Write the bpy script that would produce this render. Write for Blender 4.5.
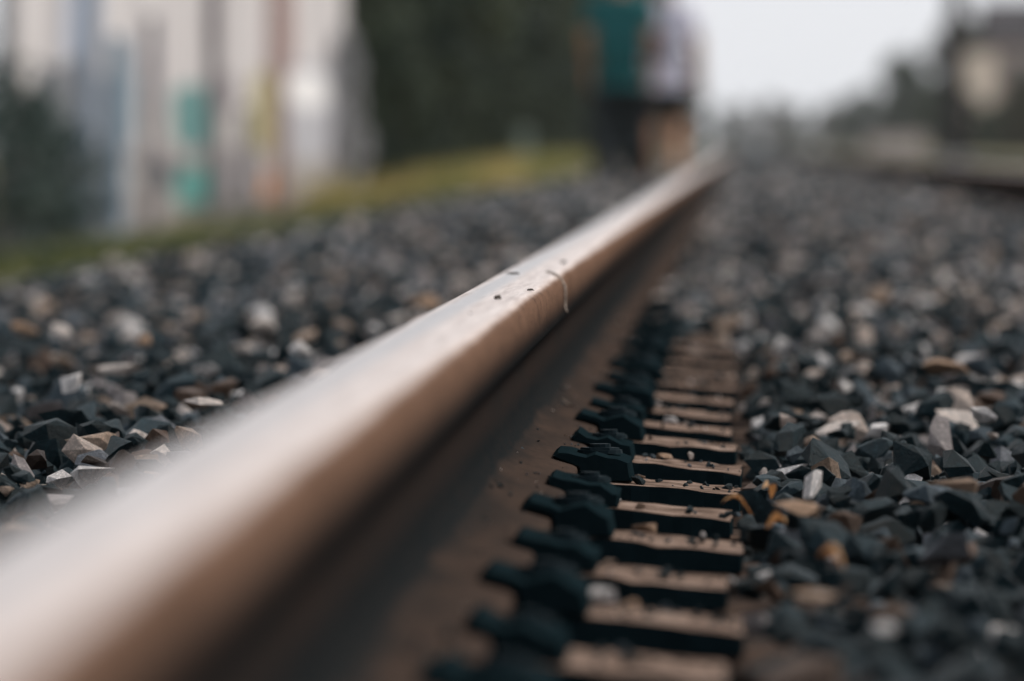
import bpy, bmesh, math, random
import numpy as np
from mathutils import Vector, Matrix, Euler
R = math.radians
for o in list(bpy.data.objects): bpy.data.objects.remove(o)
sc = bpy.context.scene
C = sc.collection

# ------------------------------------------------------------------ camera
# Y runs along the track, z = 0 is the underside of the rail foot, rail top is z = 0.149.
FPX = 9671.0                      # focal length in pixels (340 mm on 36 mm)
VPX, VPY = 738.0, 146.0           # where the track vanishes
CZ = 0.264
cam = bpy.data.cameras.new('camera'); camo = bpy.data.objects.new('camera', cam); C.objects.link(camo)
cam.lens = FPX * 36 / 1024; cam.sensor_width = 36
cam.clip_start = 0.05; cam.clip_end = 20000
camo.location = (0, 0, CZ)
camo.rotation_euler = (R(90) - math.atan((340.5 - VPY) / FPX), 0, math.atan((VPX - 512) / FPX))
cam.dof.use_dof = True; cam.dof.focus_distance = 7.75; cam.dof.aperture_fstop = 10.8
cam.dof.aperture_blades = 0
sc.camera = camo

# ------------------------------------------------------------------ world + sun (overcast)
SUN_EL, SUN_AZ = R(46), R(58)     # azimuth clockwise from +Y
w = bpy.data.worlds.new('World'); sc.world = w; w.use_nodes = True
nt = w.node_tree; nt.nodes.clear()
sky = nt.nodes.new('ShaderNodeTexSky'); sky.sky_type = 'NISHITA'; sky.sun_disc = False
sky.sun_elevation = SUN_EL; sky.sun_rotation = SUN_AZ; sky.air_density = 1.0; sky.dust_density = 4.0
cloud = nt.nodes.new('ShaderNodeMix'); cloud.data_type = 'RGBA'; cloud.inputs[0].default_value = 0.88
bg = nt.nodes.new('ShaderNodeBackground'); bg.inputs[1].default_value = 0.1
wo = nt.nodes.new('ShaderNodeOutputWorld')
nt.links.new(sky.outputs[0], cloud.inputs[6]); cloud.inputs[7].default_value = (9.3, 9.45, 9.85, 1)
nt.links.new(cloud.outputs[2], bg.inputs[0]); nt.links.new(bg.outputs[0], wo.inputs[0])
sl = bpy.data.lights.new('sun', 'SUN'); sl.energy = 3.3; sl.angle = R(10); sl.color = (1, .92, .83)
so = bpy.data.objects.new('sun', sl); C.objects.link(so)
sd = Vector((math.sin(SUN_AZ) * math.cos(SUN_EL), math.cos(SUN_AZ) * math.cos(SUN_EL), math.sin(SUN_EL)))
so.rotation_euler = (-sd).to_track_quat('-Z', 'Y').to_euler()
sc.view_settings.view_transform = 'Standard'; sc.view_settings.look = 'None'
sc.view_settings.exposure = 0.0; sc.view_settings.gamma = 1.0
sc.view_settings.use_curve_mapping = False
sc.render.engine = 'CYCLES'
sc.cycles.use_denoising = True
sc.cycles.max_bounces = 8; sc.cycles.diffuse_bounces = 4; sc.cycles.glossy_bounces = 3

# ------------------------------------------------------------------ helpers
rng = random.Random(7)
nr = np.random.default_rng(11)

def px(x, y, Y):
    """world X, z of a photo pixel at distance Y down the track"""
    return (x - VPX) * Y / FPX, CZ - (y - VPY) * Y / FPX

class NT:
    def __init__(s, name):
        s.m = bpy.data.materials.new(name); s.m.use_nodes = True; s.t = s.m.node_tree
        s.b = s.t.nodes['Principled BSDF']
    def n(s, typ, **kw):
        n = s.t.nodes.new(typ)
        for k, v in kw.items(): setattr(n, k, v)
        return n
    def l(s, a, b): s.t.links.new(a, b)
    def coord(s, scale=(1, 1, 1)):
        tc = s.n('ShaderNodeTexCoord'); mp = s.n('ShaderNodeMapping'); mp.inputs['Scale'].default_value = scale
        s.l(tc.outputs['Object'], mp.inputs[0]); return mp.outputs[0]
    def noise(s, vec, scale, detail=4, rough=.6, dist=0):
        n = s.n('ShaderNodeTexNoise'); n.inputs['Scale'].default_value = scale
        n.inputs['Detail'].default_value = detail; n.inputs['Roughness'].default_value = rough
        n.inputs['Distortion'].default_value = dist
        s.l(vec, n.inputs['Vector']); return n.outputs['Fac']
    def ramp(s, fac, stops, interp='LINEAR'):
        r = s.n('ShaderNodeValToRGB'); r.color_ramp.interpolation = interp
        e = r.color_ramp.elements
        while len(e) < len(stops): e.new(0.5)
        for i, (p, c) in enumerate(stops):
            e[i].position = p; e[i].color = (*c, 1) if len(c) == 3 else c
        s.l(fac, r.inputs[0]); return r.outputs[0]
    def mix(s, fac, a, b, mode='MIX'):
        m = s.n('ShaderNodeMix', data_type='RGBA', blend_type=mode)
        for sock, v in ((m.inputs[0], fac), (m.inputs[6], a), (m.inputs[7], b)):
            if hasattr(v, 'default_value'): s.l(v, sock)
            elif isinstance(v, tuple): sock.default_value = (*v, 1)
            else: sock.default_value = v
        return m.outputs[2]
    def bump(s, h, strength, dist):
        b = s.n('ShaderNodeBump'); b.inputs['Strength'].default_value = strength; b.inputs['Distance'].default_value = dist
        s.l(h, b.inputs['Height']); s.l(b.outputs[0], s.b.inputs['Normal'])
    def col(s, c):
        if isinstance(c, tuple): s.b.inputs['Base Color'].default_value = (*c, 1)
        else: s.l(c, s.b.inputs['Base Color'])
        return s

def simple(name, c1, c2=None, scale=8, rough=.7, bump=.0, spec=.4, coord=(1, 1, 1)):
    m = NT(name); v = m.coord(coord); f = m.noise(v, scale, 5)
    c2 = c2 or tuple(x * .65 for x in c1)
    m.col(m.ramp(f, [(.3, c2), (.7, c1)])); m.b.inputs['Roughness'].default_value = rough
    m.b.inputs['Specular IOR Level'].default_value = spec
    if bump: m.bump(f, .6, bump)
    return m.m

def link(name, me, parent=None, mat=None):
    o = bpy.data.objects.new(name, me); C.objects.link(o)
    if parent: o.parent = parent
    if mat:
        if len(me.materials) == 0: me.materials.append(mat)
    return o
def mesh(name, v, f, smooth=False):
    me = bpy.data.meshes.new(name); me.from_pydata([tuple(p) for p in v], [], f); me.update()
    if smooth: me.polygons.foreach_set('use_smooth', [True] * len(me.polygons))
    return me
def from_bm(name, bm, smooth=False):
    bmesh.ops.recalc_face_normals(bm, faces=bm.faces)
    me = bpy.data.meshes.new(name); bm.to_mesh(me); bm.free()
    if smooth: me.polygons.foreach_set('use_smooth', [True] * len(me.polygons))
    return me
def empty(name, loc, rz=0):
    o = bpy.data.objects.new(name, None); C.objects.link(o); o.location = loc; o.rotation_euler.z = rz
    o.empty_display_size = .1; return o
def tag(o, label, cat, group=None):
    o['label'] = label; o['category'] = cat
    if group: o['group'] = group
    return o
def box(bm, lo, hi, bevel=0):
    r = bmesh.ops.create_cube(bm, size=1)
    vs = r['verts']
    for v in vs:
        v.co = Vector([lo[i] + (v.co[i] + .5) * (hi[i] - lo[i]) for i in range(3)])
    if bevel:
        es = {e for v in vs for e in v.link_edges}
        bmesh.ops.bevel(bm, geom=list(es), offset=bevel, segments=2, affect='EDGES')
def tube(bm, pts, radii, seg=8):
    pts = [Vector(p) for p in pts]; rings = []
    for i, p in enumerate(pts):
        d = (pts[min(i + 1, len(pts) - 1)] - pts[max(i - 1, 0)]).normalized()
        a = d.orthogonal().normalized() if i == 0 else (rings_a - d * rings_a.dot(d)).normalized()
        rings_a = a; b = d.cross(a)
        rings.append([bm.verts.new(p + (a * math.cos(t) + b * math.sin(t)) * radii[i])
                      for t in [2 * math.pi * k / seg for k in range(seg)]])
    for i in range(len(rings) - 1):
        for k in range(seg):
            bm.faces.new((rings[i][k], rings[i][(k + 1) % seg], rings[i + 1][(k + 1) % seg], rings[i + 1][k]))
    bm.faces.new(rings[0][::-1]); bm.faces.new(rings[-1])

# ------------------------------------------------------------------ materials
def mat_rail():
    m = NT('rail_steel')
    tc = m.n('ShaderNodeTexCoord'); sp = m.n('ShaderNodeSeparateXYZ'); m.l(tc.outputs['Object'], sp.inputs[0])
    v = m.coord((1, .12, 1)); v2 = m.coord((1, 1, 1)); v3 = m.coord((1, .02, 1))
    fine = m.noise(v2, 260, 5, .7); big = m.noise(v, 22, 4); streak = m.noise(v3, 160, 4, .6)
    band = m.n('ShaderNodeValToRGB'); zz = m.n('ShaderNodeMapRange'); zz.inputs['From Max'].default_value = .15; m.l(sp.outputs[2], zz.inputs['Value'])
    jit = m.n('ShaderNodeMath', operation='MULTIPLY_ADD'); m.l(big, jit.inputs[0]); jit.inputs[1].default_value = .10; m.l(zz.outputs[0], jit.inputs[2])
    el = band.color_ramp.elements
    for q, c in ((.0, (.064, .045, .036)), (.19, (.058, .04, .032)), (.25, (.009, .013, .015)), (.37, (.008, .012, .014)), (.47, (.026, .02, .018)), (.60, (.024, .019, .017)), (.71, (.007, .010, .012)), (1, (.009, .011, .012))):  # dark stops under head and at fillet paint shade; browns are rust, dust
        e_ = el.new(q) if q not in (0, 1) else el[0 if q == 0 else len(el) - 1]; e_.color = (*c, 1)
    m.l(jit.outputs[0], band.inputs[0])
    grime_and_shade = m.mix(m.ramp(big, [(.35, (0, 0, 0)), (.65, (.5, .5, .5))]), band.outputs[0], (.013, .016, .017))
    worn = m.mix(big, (.10, .058, .039), (.22, .132, .092))
    hm = m.n('ShaderNodeMapRange'); hm.interpolation_type = 'SMOOTHSTEP'; hm.inputs['From Min'].default_value = .112; hm.inputs['From Max'].default_value = .138
    m.l(sp.outputs[2], hm.inputs['Value']); rust = m.mix(hm.outputs[0], grime_and_shade, worn)
    flake = m.noise(m.coord((1, .3, 1)), 75, 6, .75, .6)
    rust = m.mix(m.ramp(flake, [(.36, (.45, .45, .45)), (.5, (0, 0, 0)), (.64, (0, 0, 0))]), rust, (.02, .017, .016))
    rust = m.mix(m.ramp(fine, [(.45, (0, 0, 0)), (.75, (1, 1, 1))]), rust, (.03, .024, .022))
    # running surface: worn bright along the crown, ragged edge down the gauge corner
    ax = m.n('ShaderNodeMath', operation='MULTIPLY_ADD'); m.l(big, ax.inputs[0]); ax.inputs[1].default_value = .007
    m.l(sp.outputs[2], ax.inputs[2])
    mask = m.n('ShaderNodeMapRange'); mask.interpolation_type = 'SMOOTHSTEP'
    mask.inputs['From Min'].default_value = .1462; mask.inputs['From Max'].default_value = .1515
    m.l(ax.outputs[0], mask.inputs['Value'])
    left = m.n('ShaderNodeMapRange'); left.interpolation_type = 'SMOOTHSTEP'
    left.inputs['From Min'].default_value = -.0335; left.inputs['From Max'].default_value = -.027
    m.l(sp.outputs[0], left.inputs['Value'])
    rgt = m.n('ShaderNodeMapRange'); rgt.interpolation_type = 'SMOOTHSTEP'; rgt.inputs['From Min'].default_value = .0315; rgt.inputs['From Max'].default_value = .0225
    m.l(sp.outputs[0], rgt.inputs['Value'])
    m0 = m.n('ShaderNodeMath', operation='MULTIPLY'); m.l(left.outputs[0], m0.inputs[0]); m.l(rgt.outputs[0], m0.inputs[1])
    mm = m.n('ShaderNodeMath', operation='MULTIPLY'); m.l(mask.outputs[0], mm.inputs[0]); m.l(m0.outputs[0], mm.inputs[1])
    scr = m.noise(m.coord((1, .006, 1)), 900, 3, .7)
    steel = m.mix(m.ramp(streak, [(.3, (0, 0, 0)), (.75, (1, 1, 1))]), (.47, .37, .32), (.87, .76, .70))
    steel = m.mix(m.ramp(fine, [(.6, (0, 0, 0)), (.72, (.6, .6, .6))]), steel, (.36, .28, .25))
    steel = m.mix(m.ramp(scr, [(.5, (0, 0, 0)), (.72, (.55, .55, .55))]), steel, (.3, .25, .22))
    xb = m.n('ShaderNodeMapRange'); xb.inputs['From Min'].default_value = -.034; xb.inputs['From Max'].default_value = .034
    xj = m.n('ShaderNodeMath', operation='MULTIPLY_ADD'); m.l(big, xj.inputs[0]); xj.inputs[1].default_value = .006; m.l(sp.outputs[0], xj.inputs[2]); m.l(xj.outputs[0], xb.inputs['Value'])
    steel = m.mix(m.ramp(xb.outputs[0], [(.16, (0, 0, 0)), (.3, (.8, .8, .8)), (.42, (.75, .75, .75)), (.56, (0, 0, 0))]), steel, (.40, .40, .41))
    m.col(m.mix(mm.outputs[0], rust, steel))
    mt = m.n('ShaderNodeMath', operation='MULTIPLY'); m.l(mm.outputs[0], mt.inputs[0]); mt.inputs[1].default_value = .85
    m.l(mt.outputs[0], m.b.inputs['Metallic'])
    rr = m.n('ShaderNodeMapRange'); m.l(mm.outputs[0], rr.inputs['Value'])
    rr.inputs['To Min'].default_value = .72; rr.inputs['To Max'].default_value = .36
    m.l(rr.outputs[0], m.b.inputs['Roughness'])
    m.l(m.ramp(mm.outputs[0], [(.15, (0, 0, 0)), (1, (.5, .5, .5))]), m.b.inputs['Specular IOR Level'])
    m.bump(fine, .35, .0008)
    return m.m
M_RAIL = mat_rail()

def mat_stone(name, stops):
    m = NT(name); oi = m.n('ShaderNodeObjectInfo')
    base = m.ramp(oi.outputs['Random'], stops, 'CONSTANT')
    v = m.coord((1, 1, 1)); ad = m.n('ShaderNodeVectorMath', operation='ADD')
    m.l(v, ad.inputs[0]); m.l(oi.outputs['Location'], ad.inputs[1])
    f = m.noise(ad.outputs[0], 2.6, 6, .7); g = m.noise(ad.outputs[0], 9, 8, .85)
    c = m.mix(m.ramp(f, [(.32, (1, 1, 1)), (.68, (0, 0, 0))]), base, (.68, .68, .68), 'MULTIPLY')
    c = m.mix(m.ramp(g, [(.5, (0, 0, 0)), (.66, (1, 1, 1))]), c, (2.3, 2.2, 2.15), 'MULTIPLY')
    m.col(c)
    m.l(m.ramp(g, [(.3, (.3, .3, .3)), (.7, (.65, .65, .65))]), m.b.inputs['Roughness'])
    m.b.inputs['Specular IOR Level'].default_value = .1
    b2 = m.mix(.6, f, g); m.bump(b2, .8, .045)
    return m.m
DARK = [(0, (.007, .021, .027)), (.24, (.010, .026, .033)), (.46, (.015, .035, .044)), (.63, (.030, .058, .073)),
        (.76, (.08, .112, .137)), (.86, (.045, .03, .024)), (.89, (.14, .092, .068)), (.93, (.38, .28, .21)),
        (.955, (.6, .53, .49)), (.975, (.88, .85, .84))]
LIGHT = [(0, (.2, .22, .25)), (.2, (.34, .31, .31)), (.4, (.5, .38, .3)), (.56, (.62, .52, .46)), (.72, (.78, .7, .65)), (.86, (.92, .9, .9))]
M_STONE = mat_stone('crushed_stone', DARK)
M_LIGHT = mat_stone('light_stone', LIGHT)
M_PALE = mat_stone('pale_stone', [(0, (.8, .72, .67)), (.5, (.84, .81, .8))])
M_TAN = mat_stone('tan_stone', [(0, (.5, .33, .22)), (.5, (.42, .3, .22))])
def mat_bed():
    m = NT('ballast_dust'); vo = m.n('ShaderNodeTexVoronoi'); vo.inputs['Scale'].default_value = 24; m.l(m.coord(), vo.inputs['Vector'])
    sc_ = m.n('ShaderNodeSeparateColor'); m.l(vo.outputs['Color'], sc_.inputs[0])
    c = m.ramp(sc_.outputs[0], [(0, (.008, .02, .026)), (.35, (.02, .036, .044)), (.6, (.06, .08, .095)), (.78, (.16, .15, .15)), (.9, (.36, .3, .27))], 'CONSTANT')
    m.col(m.mix(m.ramp(vo.outputs['Distance'], [(.3, (0, 0, 0)), (.6, (1, 1, 1))]), c, (.01, .018, .022)))
    m.b.inputs['Roughness'].default_value = .9; m.b.inputs['Specular IOR Level'].default_value = 0; return m.m
M_BED = mat_bed()

def mat_ground():
    m = NT('dry_ground'); v = m.coord(); f = m.noise(v, .35, 5); g = m.noise(v, 3.0, 5)
    c = m.ramp(f, [(.3, (.05, .068, .03)), (.5, (.13, .115, .058)), (.7, (.26, .19, .125))])
    m.col(m.mix(m.ramp(g, [(.4, (0, 0, 0)), (.7, (.6, .6, .6))]), c, (.07, .08, .035))); m.b.inputs['Roughness'].default_value = .95
    m.b.inputs['Specular IOR Level'].default_value = .15
    return m.m
M_GROUND = mat_ground()

def mat_plate():
    m = NT('flaking_rust'); v = m.coord((.35, 1, 1)); v2 = m.coord()
    oi = m.n('ShaderNodeObjectInfo'); ad = m.n('ShaderNodeVectorMath', operation='ADD'); m.l(v, ad.inputs[0])
    m.l(oi.outputs['Random'], ad.inputs[1])
    f = m.noise(ad.outputs[0], 55, 6, .7); g = m.noise(v2, 300, 4, .7)
    c = m.ramp(f, [(.36, (.03, .024, .021)), (.45, (.10, .07, .055)), (.55, (.2, .145, .118)), (.66, (.3, .23, .19)), (.78, (.6, .5, .43))])
    m.col(m.mix(m.ramp(g, [(.55, (0, 0, 0)), (.75, (.7, .7, .7))]), c, (.07, .05, .04)))
    m.b.inputs['Roughness'].default_value = .75; m.b.inputs['Specular IOR Level'].default_value = 0; m.bump(m.mix(.4, f, g), .7, .002)
    return m.m
M_PLATE = mat_plate()
def mat_wood():
    m = NT('creosoted_wood'); v = m.coord((.12, 1, 1)); f = m.noise(v, 60, 6, .65, .4); v2 = m.coord(); g = m.noise(v2, 9, 4)
    c = m.ramp(f, [(.3, (.016, .016, .016)), (.55, (.06, .042, .034)), (.78, (.13, .09, .068))])
    m.col(m.mix(m.ramp(g, [(.4, (0, 0, 0)), (.7, (.6, .6, .6))]), c, (.05, .048, .046)))
    m.b.inputs['Roughness'].default_value = .85; m.b.inputs['Specular IOR Level'].default_value = 0; m.bump(f, .6, .003); return m.m
M_WOOD = mat_wood()
M_CLIP = simple('oiled_iron_and_side_shade', (.008, .0155, .019), (.005, .011, .0135), 90, .7, .0008, 0)  # iron of the clips; on plate sides it stands for shade
M_NUT = simple('dark_worn_nut', (.012, .02, .024), (.006, .013, .017), 120, .6, .0006, .02)
M_LEAF = simple('dry_leaf', (.74, .5, .27), (.42, .24, .12), 60, .65, .0006)
M_FIBRE = simple('dry_fibre', (.34, .26, .2), (.06, .045, .035), 300, .6)
M_CRUMB = simple('dirt_crumb', (.06, .045, .035), (.02, .018, .016), 300, .9)

# ------------------------------------------------------------------ the setting: ground and ballast bed
def ground_z(X):
    return float(np.interp(X, [-900, -5.5, -4.5, -2.3, -1.68, -1.5, 2.5, 2.95, 4, 10, 900],
                              [-.9, -.45, -.42, -.16, -.085, -.26, -.3, -.2, -.17, -.16, -.9]))
def bed_z(X):
    return np.interp(X, [-1.85, -1.5, -1.0, -.6, -.34, -.27, 0.0, .03, 1.15, 1.19, 1.46, 1.52, 2.2, 2.9],
                        [-.16, -.09, -.088, -.045, -.045, -.085, -.085, -.056, -.056, -.08, -.08, -.056, -.075, -.21])
xs = [-900, -300, -80, -25, -9, -5.5, -4.5, -3.4, -2.3, -1.68, -1.5, 0, 2.5, 2.95, 4, 7, 10, 25, 80, 300, 900]
ys = [-60, -10, 0, 10, 25, 50, 80, 120, 200, 350, 600, 1000, 1800, 3000]
v = [(x, y, ground_z(x)) for y in ys for x in xs]
nx = len(xs); f = [(j * nx + i, j * nx + i + 1, (j + 1) * nx + i + 1, (j + 1) * nx + i) for j in range(len(ys) - 1) for i in range(nx - 1)]
g = link('ground', mesh('ground', v, f, True), mat=M_GROUND); g['kind'] = 'structure'
cp_y = [-6, 20, 60, 150, 400, 1000, 2900]; cp_x = [2.6, 3.2, 5.0, 6.6, 7.0]; cp_z = [-.2, -.15, -.145, -.15, -.175]
cp = link('cinder_path', mesh('cinder_path', [(x, y, z) for y in cp_y for x, z in zip(cp_x, cp_z)], [(j * 5 + i, j * 5 + i + 1, j * 5 + i + 6, j * 5 + i + 5) for j in range(6) for i in range(4)], True),
          mat=simple('dark_cinders', (.022, .03, .034), (.010, .017, .02), 9, .9, 0, 0)); cp['kind'] = 'structure'
bx = np.concatenate([np.arange(-1.85, 2.91, .11), [-.34, -.27, 0, .03, 1.15, 1.19, 1.46, 1.52]]); bx = np.unique(np.round(bx, 4))
by = np.concatenate([np.arange(-6, 40, .35), np.arange(40, 130, 1.5), [200, 350, 600, 1000, 1800, 2900]])
v = []
for y in by:
    for x in bx:
        v.append((x, y, float(bed_z(x)) + (nr.random() - .5) * .012))
nx = len(bx); f = [(j * nx + i, j * nx + i + 1, (j + 1) * nx + i + 1, (j + 1) * nx + i) for j in range(len(by) - 1) for i in range(nx - 1)]
bed = link('ballast_bed', mesh('ballast_bed', v, f, True), mat=M_BED); bed['kind'] = 'structure'

# ------------------------------------------------------------------ rails
RAIL_X = -.189; GAUGE = 1.505
half = [(0, .149), (.012, .1489), (.0205, .1484), (.0265, .1470), (.0300, .1445), (.0321, .1408), (.0332, .1355), (.0336, .128),
        (.0337, .1125), (.0328, .1092), (.030, .1075), (.0165, .1035), (.0105, .1), (.008, .094), (.0071, .082), (.007, .062),
        (.0078, .046), (.0105, .034), (.0155, .0265), (.028, .0215), (.0585, .0125), (.0617, .0108), (.0625, .0085), (.0625, .0)]
field = [(.0105, .1489), (.019, .1486), (.0265, .1477), (.0305, .146), (.0330, .1432), (.0343, .1385), (.0345, .1325)] + half[7:]   # less worn side
prof = half + [(-x, z) for x, z in field[::-1]]
rail_me = None
def rail(label, X):
    global rail_me
    if rail_me is None:
        rail_y = [-4, 0, 1.5, 3, 5, 7, 9, 11, 14, 18, 24, 32, 45, 60, 80, 120, 200, 400, 900, 2200]
        n = len(prof); v = [(x, y, z) for y in rail_y for x, z in prof]; f = []
        for j in range(len(rail_y) - 1):
            for i in range(n):
                f.append((j * n + i, j * n + (i + 1) % n, (j + 1) * n + (i + 1) % n, (j + 1) * n + i))
        f.append(tuple(range(n))); f.append(tuple(range((len(rail_y) - 1) * n, len(rail_y) * n))[::-1])
        rail_me = mesh('steel_rail', v, f, True); rail_me.materials.append(M_RAIL)
        bm = bmesh.new(); bm.from_mesh(rail_me); bmesh.ops.recalc_face_normals(bm, faces=bm.faces)
        for fc in bm.faces:
            if len(fc.verts) > 4: fc.smooth = False
        bm.to_mesh(rail_me); bm.free()
    o = link('steel_rail', rail_me); o.location = (X, 0, 0)
    return tag(o, label, 'rail', 'rails of the track')
rail('rusty steel rail with bright worn top that has crumbs and a fibre on it', RAIL_X)
rail('dark far rail running along the opposite side of the track', RAIL_X + GAUGE)

# ------------------------------------------------------------------ sleepers with plates and clips
PITCH, SLW = .535, .185
PT = -.001                       # top of the plates
def plate_mesh(k):
    r = random.Random(100 + k); nxp, nyp = 26, 8; x0, x1 = -.187, .187
    bm = bmesh.new(); top = []; bot = []
    for j in range(nyp + 1):
        rt, rb = [], []
        for i in range(nxp + 1):
            x = x0 + (x1 - x0) * i / nxp; y = -SLW / 2 + SLW * j / nyp
            edge = j in (0, nyp)
            z = PT - max(0, abs(x) - .09) * .1 + (r.random() - .5) * .0015
            if edge and r.random() < .3: z -= r.random() * .0018
            if edge: y += (r.random() - .5) * .008
            if i in (0, nxp): x += (r.random() - .5) * .003
            if abs(x) < .066: z = min(z, -.0015)
            rt.append(bm.verts.new((x, y, z)))
            rb.append(bm.verts.new((x, y, -.0235)))
        top.append(rt); bot.append(rb)
    for j in range(nyp):
        for i in range(nxp):
            bm.faces.new((top[j][i], top[j][i + 1], top[j + 1][i + 1], top[j + 1][i]))
    for i in range(nxp):
        bm.faces.new((bot[0][i], bot[0][i + 1], top[0][i + 1], top[0][i]))
        bm.faces.new((top[nyp][i], top[nyp][i + 1], bot[nyp][i + 1], bot[nyp][i]))
    for j in range(nyp):
        bm.faces.new((top[j][0], top[j + 1][0], bot[j + 1][0], bot[j][0]))
        bm.faces.new((bot[j][nxp], bot[j + 1][nxp], top[j + 1][nxp], top[j][nxp]))
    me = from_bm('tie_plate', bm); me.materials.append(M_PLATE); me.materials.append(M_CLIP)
    me.polygons.foreach_set('material_index', [0 if abs(p.normal.z) > .5 else 1 for p in me.polygons]); return me  # side faces go near-black to paint their shade; top keeps the rust
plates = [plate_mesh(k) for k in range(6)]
def timber_mesh(k):
    r = random.Random(k); bm = bmesh.new(); n = 40; L0, L1 = -1.2, 1.2
    rings = []
    for i in range(n + 1):
        x = L0 + (L1 - L0) * i / n; j = lambda a: (r.random() - .5) * a
        rings.append([bm.verts.new((x, y + j(.006), z + j(.004))) for y, z in
                      ((-SLW / 2, -.16), (SLW / 2, -.16), (SLW / 2, -.034), (SLW / 2 - .012, -.0245), (.03, -.0242), (-.04, -.0246), (-SLW / 2 + .012, -.0245), (-SLW / 2, -.034))])
    for i in range(n):
        for k2 in range(8):
            bm.faces.new((rings[i][k2], rings[i][(k2 + 1) % 8], rings[i + 1][(k2 + 1) % 8], rings[i + 1][k2]))
    bm.faces.new(rings[0]); bm.faces.new(rings[-1][::-1])
    me = from_bm('timber', bm); me.materials.append(M_WOOD); return me
timbers = [timber_mesh(k) for k in range(3)]
def clip_mesh(kind, seed=0):
    """elevation in x (distance from rail centre) and z, drawn out along the rail"""
    if kind == 0:
        p = [(.0435, .0172), (.0430, .0205), (.0465, .0228), (.054, .0226), (.061, .0196), (.068, .0182), (.077, .0200), (.086, .0190), (.094, .0150), (.1025, .0122), (.1045, .008), (.1045, -.001), (.067, -.001), (.0632, .0125)]
        L = .172
    else:
        p = [(.0485, .0157), (.0483, .0195), (.053, .0214), (.060, .0197), (.070, .0168), (.080, .0164), (.090, .0138), (.098, .0102), (.1005, .006), (.1005, -.001), (.067, -.001), (.0632, .0120)]
        L = .16
    rj = random.Random(seed); p = [(x + (rj.random() - .5) * .003, z + ((rj.random() - .5) * .0042 if z > .003 else 0)) for x, z in p]
    bm = bmesh.new(); n = len(p); secs = [(-L / 2, .94), (-L / 2 + .006, 1), (L / 2 - .006, 1), (L / 2, .94)]
    cx = sum(a for a, b in p) / n; cz = sum(b for a, b in p) / n
    rings = [[bm.verts.new((cx + (x - cx) * s, y, max(cz + (z - cz) * s, -.0015))) for x, z in p] for y, s in secs]
    for i in range(3):
        for k in range(n):
            bm.faces.new((rings[i][k], rings[i][(k + 1) % n], rings[i + 1][(k + 1) % n], rings[i + 1][k]))
    bm.faces.new(rings[0]); bm.faces.new(rings[-1][::-1])
    me = from_bm('clip', bm); me.materials.append(M_CLIP); return me
clips = [[clip_mesh(k, 10 * k + q) for q in range(5)] for k in (0, 1)]
def nut_mesh(kind):
    bm = bmesh.new(); zb = .0188 if kind == 0 else .0150; X = .079; h = .0048 if kind == 0 else .0045; r = .016 if kind == 0 else .014
    for (rad, z0, z1, seg) in ((r * 1.15, zb, zb + .003, 16), (r, zb + .003, zb + h, 6), (r * .55, zb + h, zb + h + .003, 12)):
        lo = [bm.verts.new((X + rad * math.cos(t), rad * math.sin(t), z0)) for t in [2 * math.pi * k / seg for k in range(seg)]]
        hi = [bm.verts.new((a.co.x * .96 + X * .04, a.co.y * .96, z1)) for a in lo]
        for k in range(seg): bm.faces.new((lo[k], lo[(k + 1) % seg], hi[(k + 1) % seg], hi[k]))
        bm.faces.new(hi); bm.faces.new(lo[::-1])
    me = from_bm('nut', bm); me.materials.append(M_NUT); return me
nuts = [nut_mesh(0), nut_mesh(1)]
Y0 = .264 * FPX / (605 - VPY) - 7 * PITCH        # one sleeper edge falls on row 605
sleeper_y = [Y0 + PITCH * k for k in range(100)]
BUR = int((13.2 - Y0) / PITCH)       # from here on ballast lies over the plates
def sleeper(i, Y):
    kind = (i + 1) % 2; r = random.Random(i * 13 + 5)
    t = empty('wooden_sleeper', (RAIL_X + GAUGE / 2, Y + (r.random() - .5) * .03, 0), (r.random() - .5) * .006)
    link('timber', timbers[i % 3], t)
    for s in (-1, 1):
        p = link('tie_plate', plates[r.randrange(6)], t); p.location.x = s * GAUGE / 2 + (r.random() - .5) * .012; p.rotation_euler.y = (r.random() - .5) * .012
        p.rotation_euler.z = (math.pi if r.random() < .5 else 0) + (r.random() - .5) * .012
        if i > BUR + 4: continue
        for d in (-1, 1):
            c = link('clip', clips[kind][r.randrange(5)], t); c.location.x = s * GAUGE / 2; c.location.y = (r.random() - .5) * .03
            c.rotation_euler.z = 0 if d > 0 else math.pi
            link('nut', nuts[kind], c)
    if i > BUR: tag(t, 'wooden sleeper mostly buried in ballast where the track recedes', 'sleeper', 'sleepers buried in the receding ballast')
    elif kind == 0: tag(t, 'wooden sleeper with rusty plate and tall humped black clip on the rail foot', 'sleeper', 'sleepers with tall humped clips')
    else: tag(t, 'wooden sleeper with rusty plate and low rounded black clip on the rail foot', 'sleeper', 'sleepers with low rounded clips')
for i, Y in enumerate(sleeper_y): sleeper(i, Y)

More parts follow.
